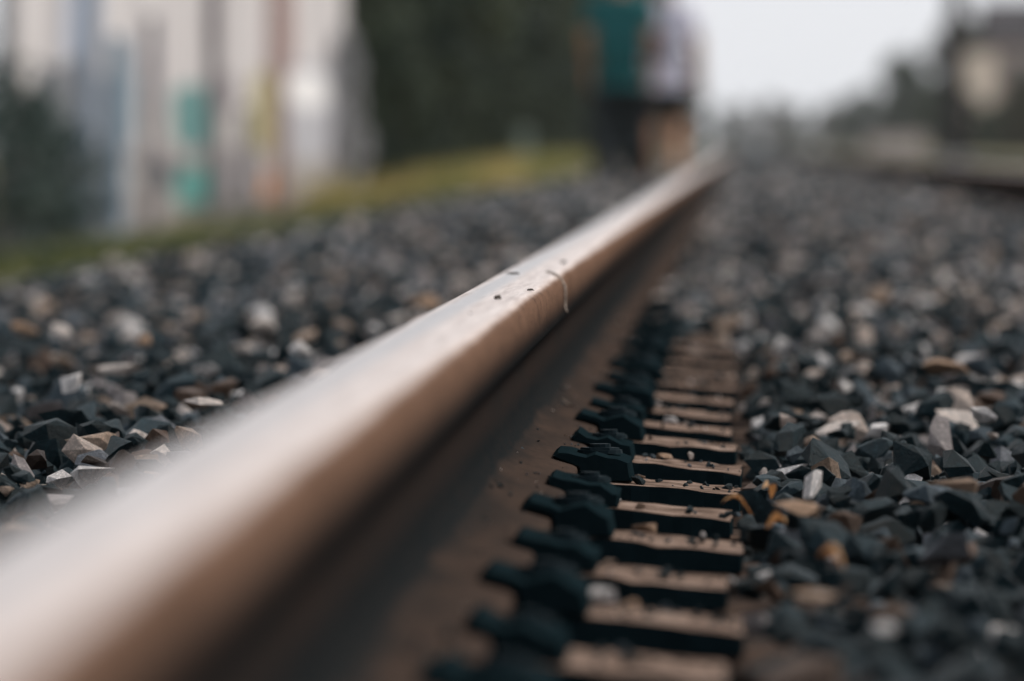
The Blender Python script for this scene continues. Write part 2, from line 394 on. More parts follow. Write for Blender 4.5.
# ------------------------------------------------------------------ ballast stones
def stone_mesh(k):
    r = random.Random(500 + k); bm = bmesh.new(); ax = (1, .6 + .35 * r.random(), .36 + .3 * r.random())
    for _ in range(11 + k % 5):
        d = Vector((r.gauss(0, 1), r.gauss(0, 1), r.gauss(0, 1))).normalized() * (.44 + .1 * r.random())
        bm.verts.new((d.x * ax[0], d.y * ax[1], d.z * ax[2]))
    bmesh.ops.convex_hull(bm, input=bm.verts)
    for vv in [q for q in bm.verts if not q.link_faces]: bm.verts.remove(vv)
    return from_bm('ballast_stone', bm)
NS = 18
stones = []
for k in range(NS):
    me = stone_mesh(k); me.materials.append(M_STONE); stones.append(me)
for k in range(8):
    me = stone_mesh(100 + k); me.materials.append(M_LIGHT); stones.append(me)
def zone(Ya, Yb, s, med, second, seed, beyond=False):
    g = np.random.default_rng(seed)
    X, Y = np.meshgrid(np.arange(-1.9, 2.9, s), np.arange(Ya, Yb, s))
    X = (X + (g.random(X.shape) - .5) * s * .9).ravel(); Y = (Y + (g.random(Y.shape) - .5) * s * .9).ravel()
    keep = (X > -.0763 * Y - .55) & (X < .0296 * Y + .5)
    if beyond: keep = ~keep
    X, Y = X[keep], Y[keep]
    sl = np.abs(((Y - Y0 + PITCH / 2) % PITCH) - PITCH / 2) < SLW / 2 + .012      # over a sleeper
    size = np.clip(g.lognormal(math.log(med), .36, len(X)), .014, med * 1.55)
    z = bed_z(X) + .012
    inside = (X > -.01) & (X < 1.14); gap = (X > -.30) & (X < .0); gapr = (X > 1.14) & (X < 1.50)
    lump = .014 * np.sin(X * 9 + Y * 2.3) * np.sin(Y * 5.1 + X * 4)
    z = z + size * .3 + g.random(len(X)) * .014 + np.where(gap | gapr, 0, lump)
    z = np.where(sl & inside, np.maximum(z, -.024 + size * .30), z)
    size = np.where(sl & (inside), size * .86, size)
    keep = ~((gap | gapr) & sl & ((Y < 13.2) | (X < -.125) | (X > 1)))
    keep &= ~(sl & inside & (g.random(len(X)) < np.where(X < .07, .1, .5)))
    lim = (gap | gapr) & (Y < 12.6 + g.random(len(X)) * 1.6)
    bur = gap & ~lim & (X > -.125); z = np.where(bur, -.012 + g.random(len(X)) * .022, z)
    z = np.where(lim, np.minimum(z, -.022 - size * .42), z)
    keep &= ~(lim & (size > .05))
    # stay clear of the rail foot and of the plates' ends
    clear = (X - size * .34 < -.002) & (X > -.05) & (z > -.045) & (Y < 13); keep &= ~clear
    keep &= ~((X > -.30 - .0) & (X < -.27))
    P = np.stack([X, Y, z, size], 1)[keep]
    m2 = g.random(len(P)) < second
    Q = P[m2].copy(); Q[:, 0] += (g.random(len(Q)) - .5) * s; Q[:, 1] += (g.random(len(Q)) - .5) * s
    Q = Q[((Q[:, 0] < -.32) | ((Q[:, 0] > .03) & (Q[:, 0] < 1.12)) | (Q[:, 0] > 1.52))]
    Q[:, 3] *= .85 + .4 * g.random(len(Q)); Q[:, 2] += .012 + .012 * g.random(len(Q))
    return np.concatenate([P, Q])
S = np.concatenate([zone(2.6, 13, .030, .0325, .34, 1), zone(13, 24, .035, .034, .34, 4), zone(24, 42, .047, .038, .34, 2), zone(42, 95, .07, .046, .35, 3), zone(95, 150, .11, .06, .3, 7), zone(0, 22, .042, .04, .3, 5, True), zone(22, 60, .06, .046, .3, 6, True)])
gg = np.random.default_rng(77); NG = 620
gX = np.where(gg.random(NG) < .6, -.085 + .087 * gg.random(NG), -.178 + .05 * gg.random(NG)); onp = gX > -.09
gk = gg.integers(0, 22, NG); gY = np.where(onp, np.array(sleeper_y)[gk] + (gg.random(NG) - .5) * .15, 2.6 + 11 * gg.random(NG))
gs = np.clip(gg.lognormal(math.log(.0052), .45, NG), .002, .02) * np.where(onp, 1, .6)
gzv = np.where(onp, PT - np.maximum(0, gX - RAIL_X - .09) * .1, .0125 + (np.abs(gX - RAIL_X) - .0585) * -.295) + gs * .22
S = np.concatenate([S, np.stack([gX, gY, gzv, gs], 1)])
ang = nr.random((len(S), 3)) * 2 * math.pi
ang[:, 0] = (nr.random(len(S)) - .5) * 1.6; ang[:, 1] = (nr.random(len(S)) - .5) * 1.6
idx = nr.integers(0, NS, len(S))
pl = nr.random(len(S)) < np.where(S[:, 0] < -.2, np.interp(S[:, 1], [0, 9, 14], [.11, .17, .23]), np.interp(S[:, 1], [0, 6, 8, 12, 16], [.03, .055, .10, .24, .30]))
idx = np.where(pl, nr.integers(NS, NS + 8, len(S)), idx)
# the stones that show largest in the picture become parts of their own
sx = VPX + FPX * S[:, 0] / S[:, 1]; sy = VPY + FPX * (CZ - S[:, 2]) / S[:, 1]; spx = FPX * S[:, 3] / S[:, 1]
hid = (S[:, 0] < 0) & (-S[:, 0] / (CZ - S[:, 2]) < 1.9)
vis = (sx > -10) & (sx < 1034) & (sy > 0) & (sy < 700) & ~hid & (S[:, 2] > -.03)
order = np.argsort(-np.where(vis, spx, 0))[:265]
own = np.zeros(len(S), bool); own[order] = True
for k in order:
    o = link('ballast_stone', stones[idx[k]], bed); o.location = S[k, :3]
    o.rotation_euler = ang[k]; s_ = S[k, 3]; o.scale = (s_, s_, s_)
rest = ~own
pm = bpy.data.meshes.new('loose_ballast'); pm.from_pydata([tuple(p) for p in S[rest, :3]], [], [])
a = pm.attributes.new('rot', 'FLOAT_VECTOR', 'POINT'); a.data.foreach_set('vector', ang[rest].astype(np.float32).ravel())
a = pm.attributes.new('scl', 'FLOAT', 'POINT'); a.data.foreach_set('value', S[rest, 3].astype(np.float32))
a = pm.attributes.new('idx', 'INT', 'POINT'); a.data.foreach_set('value', idx[rest].astype(np.int32))
lb = link('loose_ballast', pm, bed); lb['kind'] = 'stuff'
col = bpy.data.collections.new('stone_shapes')
for k in range(NS + 8):
    o = bpy.data.objects.new('stone_shape_%02d' % k, stones[k]); col.objects.link(o)
ng = bpy.data.node_groups.new('scatter_ballast', 'GeometryNodeTree')
ng.interface.new_socket('Geometry', in_out='INPUT', socket_type='NodeSocketGeometry')
ng.interface.new_socket('Geometry', in_out='OUTPUT', socket_type='NodeSocketGeometry')
gi = ng.nodes.new('NodeGroupInput'); go = ng.nodes.new('NodeGroupOutput')
ip = ng.nodes.new('GeometryNodeInstanceOnPoints'); ci = ng.nodes.new('GeometryNodeCollectionInfo')
ci.inputs['Collection'].default_value = col; ci.inputs['Separate Children'].default_value = True; ci.inputs['Reset Children'].default_value = True
def nattr(name, typ):
    n = ng.nodes.new('GeometryNodeInputNamedAttribute'); n.data_type = typ; n.inputs['Name'].default_value = name
    return n.outputs['Attribute']
ng.links.new(gi.outputs[0], ip.inputs['Points']); ng.links.new(ci.outputs[0], ip.inputs['Instance'])
ip.inputs['Pick Instance'].default_value = True
ng.links.new(nattr('idx', 'INT'), ip.inputs['Instance Index']); ng.links.new(nattr('rot', 'FLOAT_VECTOR'), ip.inputs['Rotation'])
ng.links.new(nattr('scl', 'FLOAT'), ip.inputs['Scale']); ng.links.new(ip.outputs[0], go.inputs[0])
mo = lb.modifiers.new('scatter', 'NODES'); mo.node_group = ng

# stones that stand out
def odd_stone(x, y, z, w, mat, k, rot, sq=(1, 1, 1)):
    me = stones[k].copy(); me.materials.clear(); me.materials.append(mat)
    Y = (CZ - z) * FPX / (y - VPY); X = (x - VPX) * Y / FPX
    o = link('ballast_stone', me, bed); o.location = (X, Y, z); s_ = w * Y / FPX
    o.scale = (s_ * sq[0], s_ * sq[1], s_ * sq[2]); o.rotation_euler = rot
for a in [(952, 484, .028, 60, M_TAN, 5, (.1, .1, .2), (1, 1, .55)),
          (72, 383, .035, 38, M_PALE, 1, (.2, 0, 0), (1, 1, 1.1)), (748, 541, -.012, 34, M_STONE, 7, (.3, .9, .3), (1, 1, 1)),
          (262, 325, .045, 36, M_PALE, 4, (.3, .2, 1), (1, 1, 1)), (125, 370, .034, 62, M_PALE, 8, (0, .05, .1), (1, 1, .4)),
          (300, 350, .042, 28, M_PALE, 9, (.3, .3, .6), (1, 1, 1)), (205, 402, .034, 50, M_PALE, 2, (.05, .1, .2), (1, 1, .4)),
          (812, 595, .02, 58, M_TAN, 11, (.1, .1, .2), (1, 1, .5)), (985, 415, .025, 34, M_PALE, 12, (.2, .4, .1), (1, 1, 1)),
          (885, 627, .02, 50, M_PALE, 13, (.2, .1, .7), (1, 1, .6)), (945, 370, .03, 55, M_TAN, 14, (.2, .1, .7), (1, 1, .8)),
          (880, 295, .03, 46, M_TAN, 15, (.2, .1, .7), (1, 1, .7)), (905, 300, .03, 40, M_PALE, 16, (.2, .1, 1.7), (1, 1, .7)),
          (800, 508, .022, 64, M_TAN, 6, (.15, .1, .3), (1, 1, .4)), 
          (425, 302, .045, 44, M_TAN, 0, (.1, 0, .3), (1, 1, .5)), (730, 322, .02, 46, M_TAN, 1, (.1, 0, .3), (1, 1, .6)),
          (145, 340, .04, 34, M_TAN, 13, (.4, 0, .3), (1, 1, .8)), (25, 330, .04, 36, M_TAN, 12, (.4, .3, .3), (1, 1, .8)),
          (60, 332, .042, 30, M_PALE, 10, (.4, .3, .3), (1, 1, .9))]:
    odd_stone(*a)

def on_plate(x, y, w, mat, k, sq):
    Yp = CZ * FPX / (y - VPY); Y = min(sleeper_y, key=lambda q: abs(q - Yp)) + .05; X = (x - VPX) * Y / FPX; s_ = w * Y / FPX
    me = stones[k].copy(); me.materials.clear(); me.materials.append(mat)
    o = link('ballast_stone', me, bed); o.scale = (s_ * sq[0], s_ * sq[1], s_ * sq[2]); o.rotation_euler.z = k
    o.location = (X, Y, PT - max(0, X - RAIL_X - .09) * .1 + s_ * sq[2] * .2)
for a in [(598, 614, 46, M_PALE, 3, (1, 1, 1)), (628, 620, 34, M_TAN, 6, (1, 1, .6)), (645, 536, 34, M_TAN, 10, (1, 1, .8)), (700, 541, 17, M_PALE, 5, (1, 1, 1.2)), (673, 424, 15, M_PALE, 4, (1, 1, 1)),
          (662, 458, 26, M_TAN, 9, (1, 1, .5)), (640, 478, 14, M_TAN, 12, (1, 1, .8)), (690, 478, 10, M_STONE, 2, (1, 1, 1)), (610, 575, 26, M_TAN, 14, (1, 1, .5)), (655, 400, 14, M_PALE, 7, (1, 1, 1)), (700, 380, 14, M_STONE, 8, (1, 1, 1)), (618, 508, 18, M_PALE, 13, (1, 1, .6))]:
    on_plate(*a)

# ------------------------------------------------------------------ small things on the rail and in the ballast
def fibre(label, pts, r0, cat='fibre'):
    bm = bmesh.new(); n = len(pts)
    tube(bm, pts, [r0 * (.45 + .75 * math.sin(math.pi * (i + .6) / n) + .25 * (i % 2)) for i in range(n)], 6)
    base = Vector(pts[0])
    for q in bm.verts: q.co -= base
    o = link('dry_fibre', from_bm('dry_fibre', bm, True), mat=M_FIBRE); o.location = base
    return tag(o, label, cat)
hx = [(-.1745, 8.80, .1499), (-.171, 8.76, .1501), (-.1665, 8.71, .1496), (-.1615, 8.675, .1474), (-.1575, 8.66, .1432), (-.155, 8.655, .1375), (-.1545, 8.65, .131), (-.1548, 8.65, .125), (-.1545, 8.645, .1195), (-.1535, 8.64, .1165), (-.152, 8.64, .1155)]
fibre('thin curled dry fibre hanging over the bright rail edge', hx, .0011)
fz = lambda X: .0125 + (abs(X - RAIL_X) - .0585) * -.295
c0 = [(-.166 + .0022 * i, 9.1 - .012 * i, 0) for i in range(8)]
fibre('small pale curled fibre lying on the rusty rail foot', [(x, y, fz(x) + .0008 + .0025 * math.cos(i * .45) ** 2) for i, (x, y, _) in enumerate(c0)], .0007)
M_FIBRE2 = M_FIBRE
def crumb(xp, yp, wpx, hpx, k):
    Y = (CZ - .1505) * FPX / (yp - VPY); X = (xp - VPX) * Y / FPX; s_ = Y / FPX
    me = stones[k].copy(); me.materials.clear(); me.materials.append(M_CRUMB)
    o = link('dirt_crumb', me); zt = float(np.interp(abs(X - RAIL_X), [p[0] for p in half[:8]], [p[1] for p in half[:8]]))
    o.location = (X, Y, zt + hpx * s_ * .3); o.scale = (wpx * s_, wpx * s_ * 1.6, hpx * s_)
    o.rotation_euler.z = k
    return tag(o, 'small dark dirt crumb lying on the bright rail top', 'dirt', 'crumbs on the rail top')
for i, a in enumerate([(498, 298, 9, 9), (513, 273, 13, 5), (531, 288, 8, 6), (563, 262, 7, 7), (518, 263, 5, 3), (421, 311, 7, 6), (470, 312, 4, 3), (545, 300, 4, 3)]):
    crumb(*a, i)
def dry_leaf(x, y, z, wpx, rot, label, wide=.3):
    Y = (CZ - z) * FPX / (y - VPY); X = (x - VPX) * Y / FPX; s_ = wpx * Y / FPX
    bm = bmesh.new(); n, mrow = 9, 4; grid = []
    for i in range(n + 1):
        t = i / n; wd = wide * math.sin(math.pi * min(max(t * .94 + .04, 0), 1)) ** .8; row = []
        for j in range(-mrow, mrow + 1):
            u = j / mrow
            row.append(bm.verts.new((t - .5, u * wd, .32 * abs(u) ** 1.6 * wd * 3 + .25 * math.sin(t * 4.2) + .02 * math.sin(i * 3 + j))))
        grid.append(row)
    for i in range(n):
        for j in range(2 * mrow): bm.faces.new((grid[i][j], grid[i + 1][j], grid[i + 1][j + 1], grid[i][j + 1]))
    r = bmesh.ops.solidify(bm, geom=bm.faces[:], thickness=.02)
    o = link('dry_leaf', from_bm('dry_leaf', bm, True), mat=M_LEAF); o.location = (X, Y, z); o.scale = (s_, s_, s_); o.rotation_euler = rot
    return tag(o, label, 'leaf')
dry_leaf(738, 506, .012, 34, (.2, .15, .2), 'curled orange dry leaf beside the end of a rusty plate', .09)
dry_leaf(776, 524, .012, 22, (.5, .1, 2.6), 'small orange dry leaf tucked beside a grey stone')
dry_leaf(832, 560, .026, 28, (.1, .2, -.2), 'orange dry leaf curled among the dark stones')
dry_leaf(768, 492, .014, 20, (.3, .4, 1.0), 'little tan dry leaf wedged between ballast stones')

# ------------------------------------------------------------------ vegetation
def leafy(name, c1, c2, sc=.9):
    m = NT(name); oi = m.n('ShaderNodeObjectInfo'); v = m.coord(); f = m.noise(v, sc, 4); g = m.noise(v, 7, 2)
    c = m.mix(m.ramp(f, [(.35, (0, 0, 0)), (.65, (1, 1, 1))]), c1, c2)
    c = m.mix(m.ramp(g, [(.4, (0, 0, 0)), (.7, (.6, .6, .6))]), c, (.55, .6, .5), 'MULTIPLY')
    m.col(c); m.b.inputs['Roughness'].default_value = .7; m.b.inputs['Specular IOR Level'].default_value = .2
    return m.m
M_LV1 = leafy('dark_leaves', (.018, .036, .03), (.075, .09, .045), .45)
M_LV2 = leafy('brown_green_leaves', (.06, .075, .05), (.11, .085, .06))
M_BARK = simple('bark', (.07, .055, .045), (.03, .025, .022), 20, .9)
M_GRASS = leafy('grass_blades', (.2, .2, .075), (.03, .055, .022), .2)
M_TALL = leafy('tall_dry_grass', (.6, .47, .19), (.14, .2, .06), .09)
M_LV3 = leafy('blue_green_leaves', (.045, .078, .075), (.07, .095, .08))
def crown_mesh(seed, h, rad, low, n, leaf, mat):
    r = random.Random(seed); v = []; f = []
    cl = []
    for _ in range(70):
        t = r.random(); z = low + (h - low) * t
        pr = rad * (math.sin(math.pi * (.12 + .82 * t)) ** .7) * (1 - .25 * t)
        a = r.random() * 6.283; d = pr * math.sqrt(r.random())
        cl.append((d * math.cos(a), d * math.sin(a), z, rad * (.2 + .2 * r.random())))
    for _ in range(n):
        cx, cy, cz, cr = r.choice(cl)
        d = Vector((r.gauss(0, 1), r.gauss(0, 1), r.gauss(0, 1))).normalized() * cr * r.random() ** .4
        p = Vector((cx, cy, max(cz + d.z, .05))) + Vector((d.x, d.y, 0))
        e = Euler((r.random() * 6, r.random() * 6, r.random() * 6)).to_matrix(); s_ = leaf * (.6 + .8 * r.random())
        b = len(v)
        for q in ((-.5, 0, 0), (0, -.32, .06), (.5, 0, 0), (0, .32, .06)): v.append(p + e @ (Vector(q) * s_))
        f.append((b, b + 1, b + 2, b + 3))
    me = mesh('crown', v, f); me.materials.append(mat); return me
def trunk_mesh(seed, h, rad):
    r = random.Random(seed); bm = bmesh.new()
    tr = .02 * h; tube(bm, [(0, 0, -.1), (.05, 0, h * .25), (-.05, .08, h * .5), (.06, 0, h * .85)], [tr, tr * .8, tr * .55, tr * .15], 8)
    for _ in range(7):
        a = r.random() * 6.28; z = h * (.2 + .5 * r.random()); l = rad * (.5 + .4 * r.random())
        tube(bm, [(0, 0, z), (l * .5 * math.cos(a), l * .5 * math.sin(a), z + l * .3), (l * math.cos(a), l * math.sin(a), z + l * .75)], [tr * .4, tr * .25, tr * .08], 6)
    me = from_bm('trunk', bm, True); me.materials.append(M_BARK); return me
def kind_of_tree(seed, h, rad, low, n, leaf, mat): return crown_mesh(seed, h, rad, low, n, leaf, mat), trunk_mesh(seed, h, rad)
BIG = [kind_of_tree(20 + k, 9.3 + .5 * k, 2.5, .3, 7000, .34, M_LV1) for k in range(3)]
RGT = [kind_of_tree(40 + k, 6.0 + .4 * k, 2.6, .2, 5000, .34, [M_LV1, M_LV1, M_LV2][k]) for k in range(3)]
SHR = [kind_of_tree(60 + k, 1.75, .62, .05, 3500, .10, M_LV1) for k in range(2)]
SHN = [kind_of_tree(80 + k, 1.75, .62, .05, 1500, .09, M_LV3) for k in range(2)]
def tree(name, kd, X, Y, s, rz, label, group=None, sz=None):
    t = empty(name, (X, Y, ground_z(X) - .02), rz); t.scale = (s, s, sz or s)
    link('trunk', kd[1], t); link('crown', kd[0], t)
    return tag(t, label, 'tree' if 'tree' in name else 'shrub', group)
r = random.Random(3)
Ys = [126, 139, 154, 172, 195, 222, 255, 295, 345, 400, 470, 550, 650, 780, 940, 1150]
for i, Y in enumerate(Ys):
    tree('broadleaf_tree', BIG[i % 3], (-6.6 if Y < 380 else -5.6) - .5 * r.random(), Y, .95 + .15 * r.random(), r.random() * 6,
         'dark green tree in the row lining the track behind the walkers', 'tree row on the grassy side')
for i, Y in enumerate([116, 121, 128, 136, 145, 157, 170, 186, 205, 230]):
    tree('dark_shrub', SHR[i % 2], -4.9 - .3 * r.random(), Y, 1.25 + .5 * r.random(), r.random() * 6,
         'dark bushy shrub in the undergrowth below the tree row', 'undergrowth below the tree row')
tree('dark_shrub', SHN[0], -4.18, 55, .55, .4, 'low dark bush at the near end of the painted wall', sz=.66)
tree('dark_shrub', SHN[1], -4.02, 55.6, .48, 1.9, 'middling dark bush between two others before the painted wall', sz=.53)
tree('dark_shrub', SHN[0], -3.86, 56.2, .4, 3.4, 'smallest dark bush beside the pale blue post', sz=.44)
tree('dark_shrub', SHN[1], -4.40, 54.5, .46, 2.4, 'tall narrow dark bush at the near end of the painted wall', sz=1.7)
M_LV4 = leafy('silvery_leaves', (.42, .42, .44), (.6, .58, .6))
tree('silvery_shrub', kind_of_tree(91, 1.75, .62, .05, 3000, .1, M_LV4), -4.36, 107, .5, 1, 'silvery grey bush at the far end of the painted wall', sz=1.05)
tree('dark_shrub', SHR[1], -4.1, 113, .75, 2.4, 'dark bush just past the far end of the painted wall', sz=1.1)
for i, (X, Y, s) in enumerate([(15.6, 640, 1.35), (13.0, 560, .8), (16.5, 700, 1.35), (14.6, 780, .85), (15, 860, 1.3), (15.4, 980, .8), (15, 1120, 1.1), (15.5, 1330, 1.1), (14.5, 1600, 1.0), (13.9, 478, .62), (12.15, 476, .36), (11.3, 482, .42), (12.9, 470, .4), (13.9, 440, .58), (12.6, 425, .5)]):
    tree('hedge_tree', RGT[i % 3], X, Y, s, r.random() * 6,
         'dark rounded tree in the distant line beyond the opposite rail', 'tree line beyond the opposite rail')
for i, (X, Y) in enumerate([(8, 2100), (14, 2200), (20, 2150), (2, 2300), (-3, 2250), (26, 2300), (11, 2500)]):
    tree('distant_tree', RGT[(i + 2) % 3], X, Y, 1.5, r.random() * 6, 'faint distant tree where the track vanishes', 'trees where the track vanishes')
# grass on the left verge
gv = []; gf = []
for _ in range(75000):
    Y = 18 + 190 * r.random() ** 1.2; X = -1.62 - 2.9 * r.random() ** .9
    dens = math.sin(X * 3.1 + Y * .23) + math.sin(Y * .61 - X * 2) + r.random() * 2
    if dens < .2: continue
    h = (.03 + .08 * r.random()) * (1 if X > -3.6 else .45) * (1 if X < -2.2 else .7); wd = .006 + .008 * r.random(); a = r.random() * 6.283; ln = h * .5 * r.random()
    z = ground_z(X) - .01; b = len(gv); dx, dy = wd * math.cos(a), wd * math.sin(a); a2 = r.random() * 6.283
    gv += [(X - dx, Y - dy, z), (X + dx, Y + dy, z), (X + ln * math.cos(a2), Y + ln * math.sin(a2), z + h)]; gf.append((b, b + 1, b + 2))
tv = []; tf = []
for _ in range(16000):
    Y = 98 + 75 * r.random(); X = -2.2 - 2.3 * r.random(); h = .16 + .26 * r.random(); a = r.random() * 6.283; wd = .012; a2 = r.random() * 6.283
    if math.sin(X * 2.3 + Y * .31) + r.random() < .3: continue
    z = ground_z(X) - .01; b = len(tv); dx, dy = wd * math.cos(a), wd * math.sin(a); ln = h * .4 * r.random()
    tv += [(X - dx, Y - dy, z), (X + dx, Y + dy, z), (X + ln * math.cos(a2), Y + ln * math.sin(a2), z + h)]; tf.append((b, b + 1, b + 2))
tg = link('tall_grass', mesh('tall_grass', tv, tf), mat=M_TALL); tg['kind'] = 'stuff'; tag(tg, 'tall yellow and green grass below the dark trees', 'grass')
gr = link('verge_grass', mesh('verge_grass', gv, gf), mat=M_GRASS); gr['kind'] = 'stuff'
tag(gr, 'short olive green grass on the verge between ballast and wall', 'grass')

# ------------------------------------------------------------------ painted wall on the left
WX = -4.5
wall = empty('painted_wall', (WX, 60, ground_z(WX)))
tag(wall, 'long pale concrete wall covered with blurred coloured paint', 'wall')
def mat_conc():
    m = NT('pale_painted_concrete'); a = m.noise(m.coord((1, .45, .16)), 1.6, 4, .6); b = m.noise(m.coord((1, .3, 1)), .9, 5)
    c = m.mix(m.ramp(a, [(.38, (0, 0, 0)), (.62, (1, 1, 1))]), (.36, .345, .365), (.63, .6, .6))
    m.col(m.mix(m.ramp(b, [(.42, (0, 0, 0)), (.7, (.7, .7, .7))]), c, (.36, .33, .3))); m.b.inputs['Roughness'].default_value = .85
    return m.m
M_CONC = mat_conc()
M_CAP = simple('concrete_coping', (.5, .48, .47), (.38, .36, .36), 3, .85)
gz = ground_z(WX)
def panel(L):
    bm = bmesh.new(); box(bm, (-.12, 0, -.3), (0, L - .03, 3.5), .012); me = from_bm('panel', bm); me.materials.append(M_CONC); return me
pmesh = panel(4.2)
bm = bmesh.new(); box(bm, (-.16, 0, 3.503), (.04, 4.19, 3.62), .015); cmesh = from_bm('coping', bm); cmesh.materials.append(M_CAP)
for k in range(12):
    p = link('panel', pmesh, wall); p.location = (0, k * 4.2 + .4, 0)
    c = link('coping', cmesh, wall); c.location = (0, k * 4.2 + .4, 0)
def wall_Y(x): return FPX * -WX / (VPX - x)
npatch = 0
def patch(x0, x1, y0, y1, c, e=3.0):
    global npatch; npatch += 1
    Ya, Yb = wall_Y(x0), wall_Y(x1); Ym = (Ya + Yb) / 2
    za, zb = px(0, y1, Ym)[1], px(0, y0, Ym)[1]
    r = random.Random(npatch); n = 28; pts = []
    for k in range(n):
        t = 2 * math.pi * k / n; cs, sn = math.cos(t), math.sin(t)
        rad = (abs(cs) ** e + abs(sn) ** e) ** (-1 / e) * (.9 + .2 * r.random())
        pts.append(((Yb - Ya) / 2 * rad * cs, max((zb - za) / 2 * rad * sn + (za + zb) / 2, gz + .02) - (za + zb) / 2))
    d = .004 + .0006 * npatch
    v = [(d, a, b) for a, b in pts] + [(.0015, a, b) for a, b in pts]
    f = [tuple(range(n)), tuple(range(2 * n - 1, n - 1, -1))] + [(k, (k + 1) % n, n + (k + 1) % n, n + k) for k in range(n)]
    bm = bmesh.new(); bmv = [bm.verts.new(q) for q in v]
    for q in f: bm.faces.new([bmv[i] for i in q])
    me = from_bm('paint_patch', bm)
    me.materials.append(simple('wall_paint_%02d' % npatch, c, tuple(q * .8 for q in c), 1.2, .6))
    o = link('paint_patch', me, wall); o.location = (0, Ym - 60, (za + zb) / 2 - gz)
for a in [(64, 100, -80, 122, (.42, .48, .6)), (106, 132, 40, 152, (.2, .3, .38)), (28, 112, 62, 226, (.13, .14, .16)), (100, 126, 158, 244, (.42, .5, .58)),
          (82, 96, 118, 146, (.5, .3, .24)), (70, 112, 152, 218, (.06, .07, .075)), (138, 182, 146, 196, (.05, .06, .07)), (208, 242, 148, 210, (.1, .1, .11)),
          (178, 208, 196, 228, (.035, .06, .06)), (172, 206, 84, 148, (.07, .22, .22)), (174, 210, 166, 206, (.05, .25, .23)),
          (126, 150, 206, 238, (.5, .09, .09)), (256, 284, 172, 208, (.55, .25, .1)), (250, 274, 72, 152, (.42, .37, .2)), (268, 292, -40, 86, (.4, .26, .24)),
          (206, 224, -40, 72, (.4, .37, .38)), (210, 234, 72, 112, (.24, .21, .23)), (282, 345, 62, 165, (.42, .42, .46)), (283, 326, 72, 108, (.85, .84, .85)),
          (284, 345, 160, 215, (.3, .27, .25)), (140, 160, 30, 130, (.5, .46, .48)), (150, 345, 198, 226, (.13, .12, .09)), (60, 140, 196, 236, (.09, .1, .1)), (120, 250, 148, 162, (.3, .27, .27)), (226, 262, 146, 204, (.36, .33, .35)), (112, 172, 186, 226, (.3, .27, .26)), (20, 66, 90, 240, (.1, .12, .13))]:
    patch(*a)

# posts in front of the wall
def post(name, x, Y, y_top, w, c, label, cat='post', group=None):
    X = (x - VPX) * Y / FPX; zt = px(x, y_top, Y)[1]; z0 = ground_z(X)
    t = empty(name, (X, Y, z0)); m = simple(name + '_paint', c, tuple(q * .75 for q in c), 6, .55)
    bm = bmesh.new(); tube(bm, [(0, 0, -.2), (0, 0, .4), (0, 0, zt - z0)], [w / 2, w / 2, w * .42], 14); link('pole', from_bm('pole', bm), t, m)
    bm = bmesh.new(); box(bm, (-w, -w, -.1), (w, w, .08), .01); link('footing', from_bm('footing', bm), t, M_CAP)
    bm = bmesh.new(); tube(bm, [(0, 0, zt - z0), (0, 0, zt - z0 + .03)], [w * .52, w * .4], 14); link('cap', from_bm('cap', bm), t, m)
    return tag(t, label, cat, group)
post('painted_post', 116, 64, 40, .13, (.3, .4, .5), 'pale blue round post in front of the painted wall')
post('painted_post', 88, 63, -120, .15, (.4, .47, .58), 'tall pale blue pole in front of the painted wall')
post('painted_post', 152, 72, 20, .11, (.33, .31, .33), 'plain grey post beside the teal paint')
post('painted_post', 214, 80, -100, .13, (.25, .22, .23), 'tall dark grey pole right of the teal paint')
post('painted_post', 246, 86, 110, .12, (.12, .12, .12), 'short blackish post between the grey pole and the rust red pole')
post('painted_post', 279, 91, -100, .14, (.36, .22, .19), 'tall rust red pole beside the yellow paint')
post('marker_post', 523, 128, 132, .2, (.2, .25, .21), 'short pale greenish marker post below the dark trees')

# ------------------------------------------------------------------ mast and house on the right
def mast(X, Y):
    t = empty('line_mast', (X, Y, ground_z(X))); m = simple('weathered_mast', (.06, .052, .055), (.035, .032, .035), 4, .8, 0, .1)
    bm = bmesh.new(); tube(bm, [(0, 0, -.2), (0, 0, 3), (0, 0, 8.5)], [.29, .27, .22], 16); link('pole', from_bm('pole', bm, True), t, m)
    for z in (3.2, 5.4):
        bm = bmesh.new(); tube(bm, [(0, 0, z), (0, 0, z + .1)], [.25, .25], 16); link('band', from_bm('band', bm), t, M_CAP)
    bm = bmesh.new(); tube(bm, [(-.1, 0, 7.6), (-1.4, 0, 7.9)], [.04, .03], 6); br = link('bracket', from_bm('bracket', bm), t, m)
    bm = bmesh.new(); tube(bm, [(-1.35, 0, 7.86), (-1.35, 0, 7.6)], [.07, .05], 10); link('insulator', from_bm('insulator', bm), br, M_CAP)
    bm = bmesh.new(); box(bm, (-.4, -.4, -.2), (.4, .4, .15), .03); link('footing', from_bm('footing', bm), t, M_CAP)
    tag(t, 'tall dark round mast standing beside the distant house', 'mast')
mast(6.15, 274)
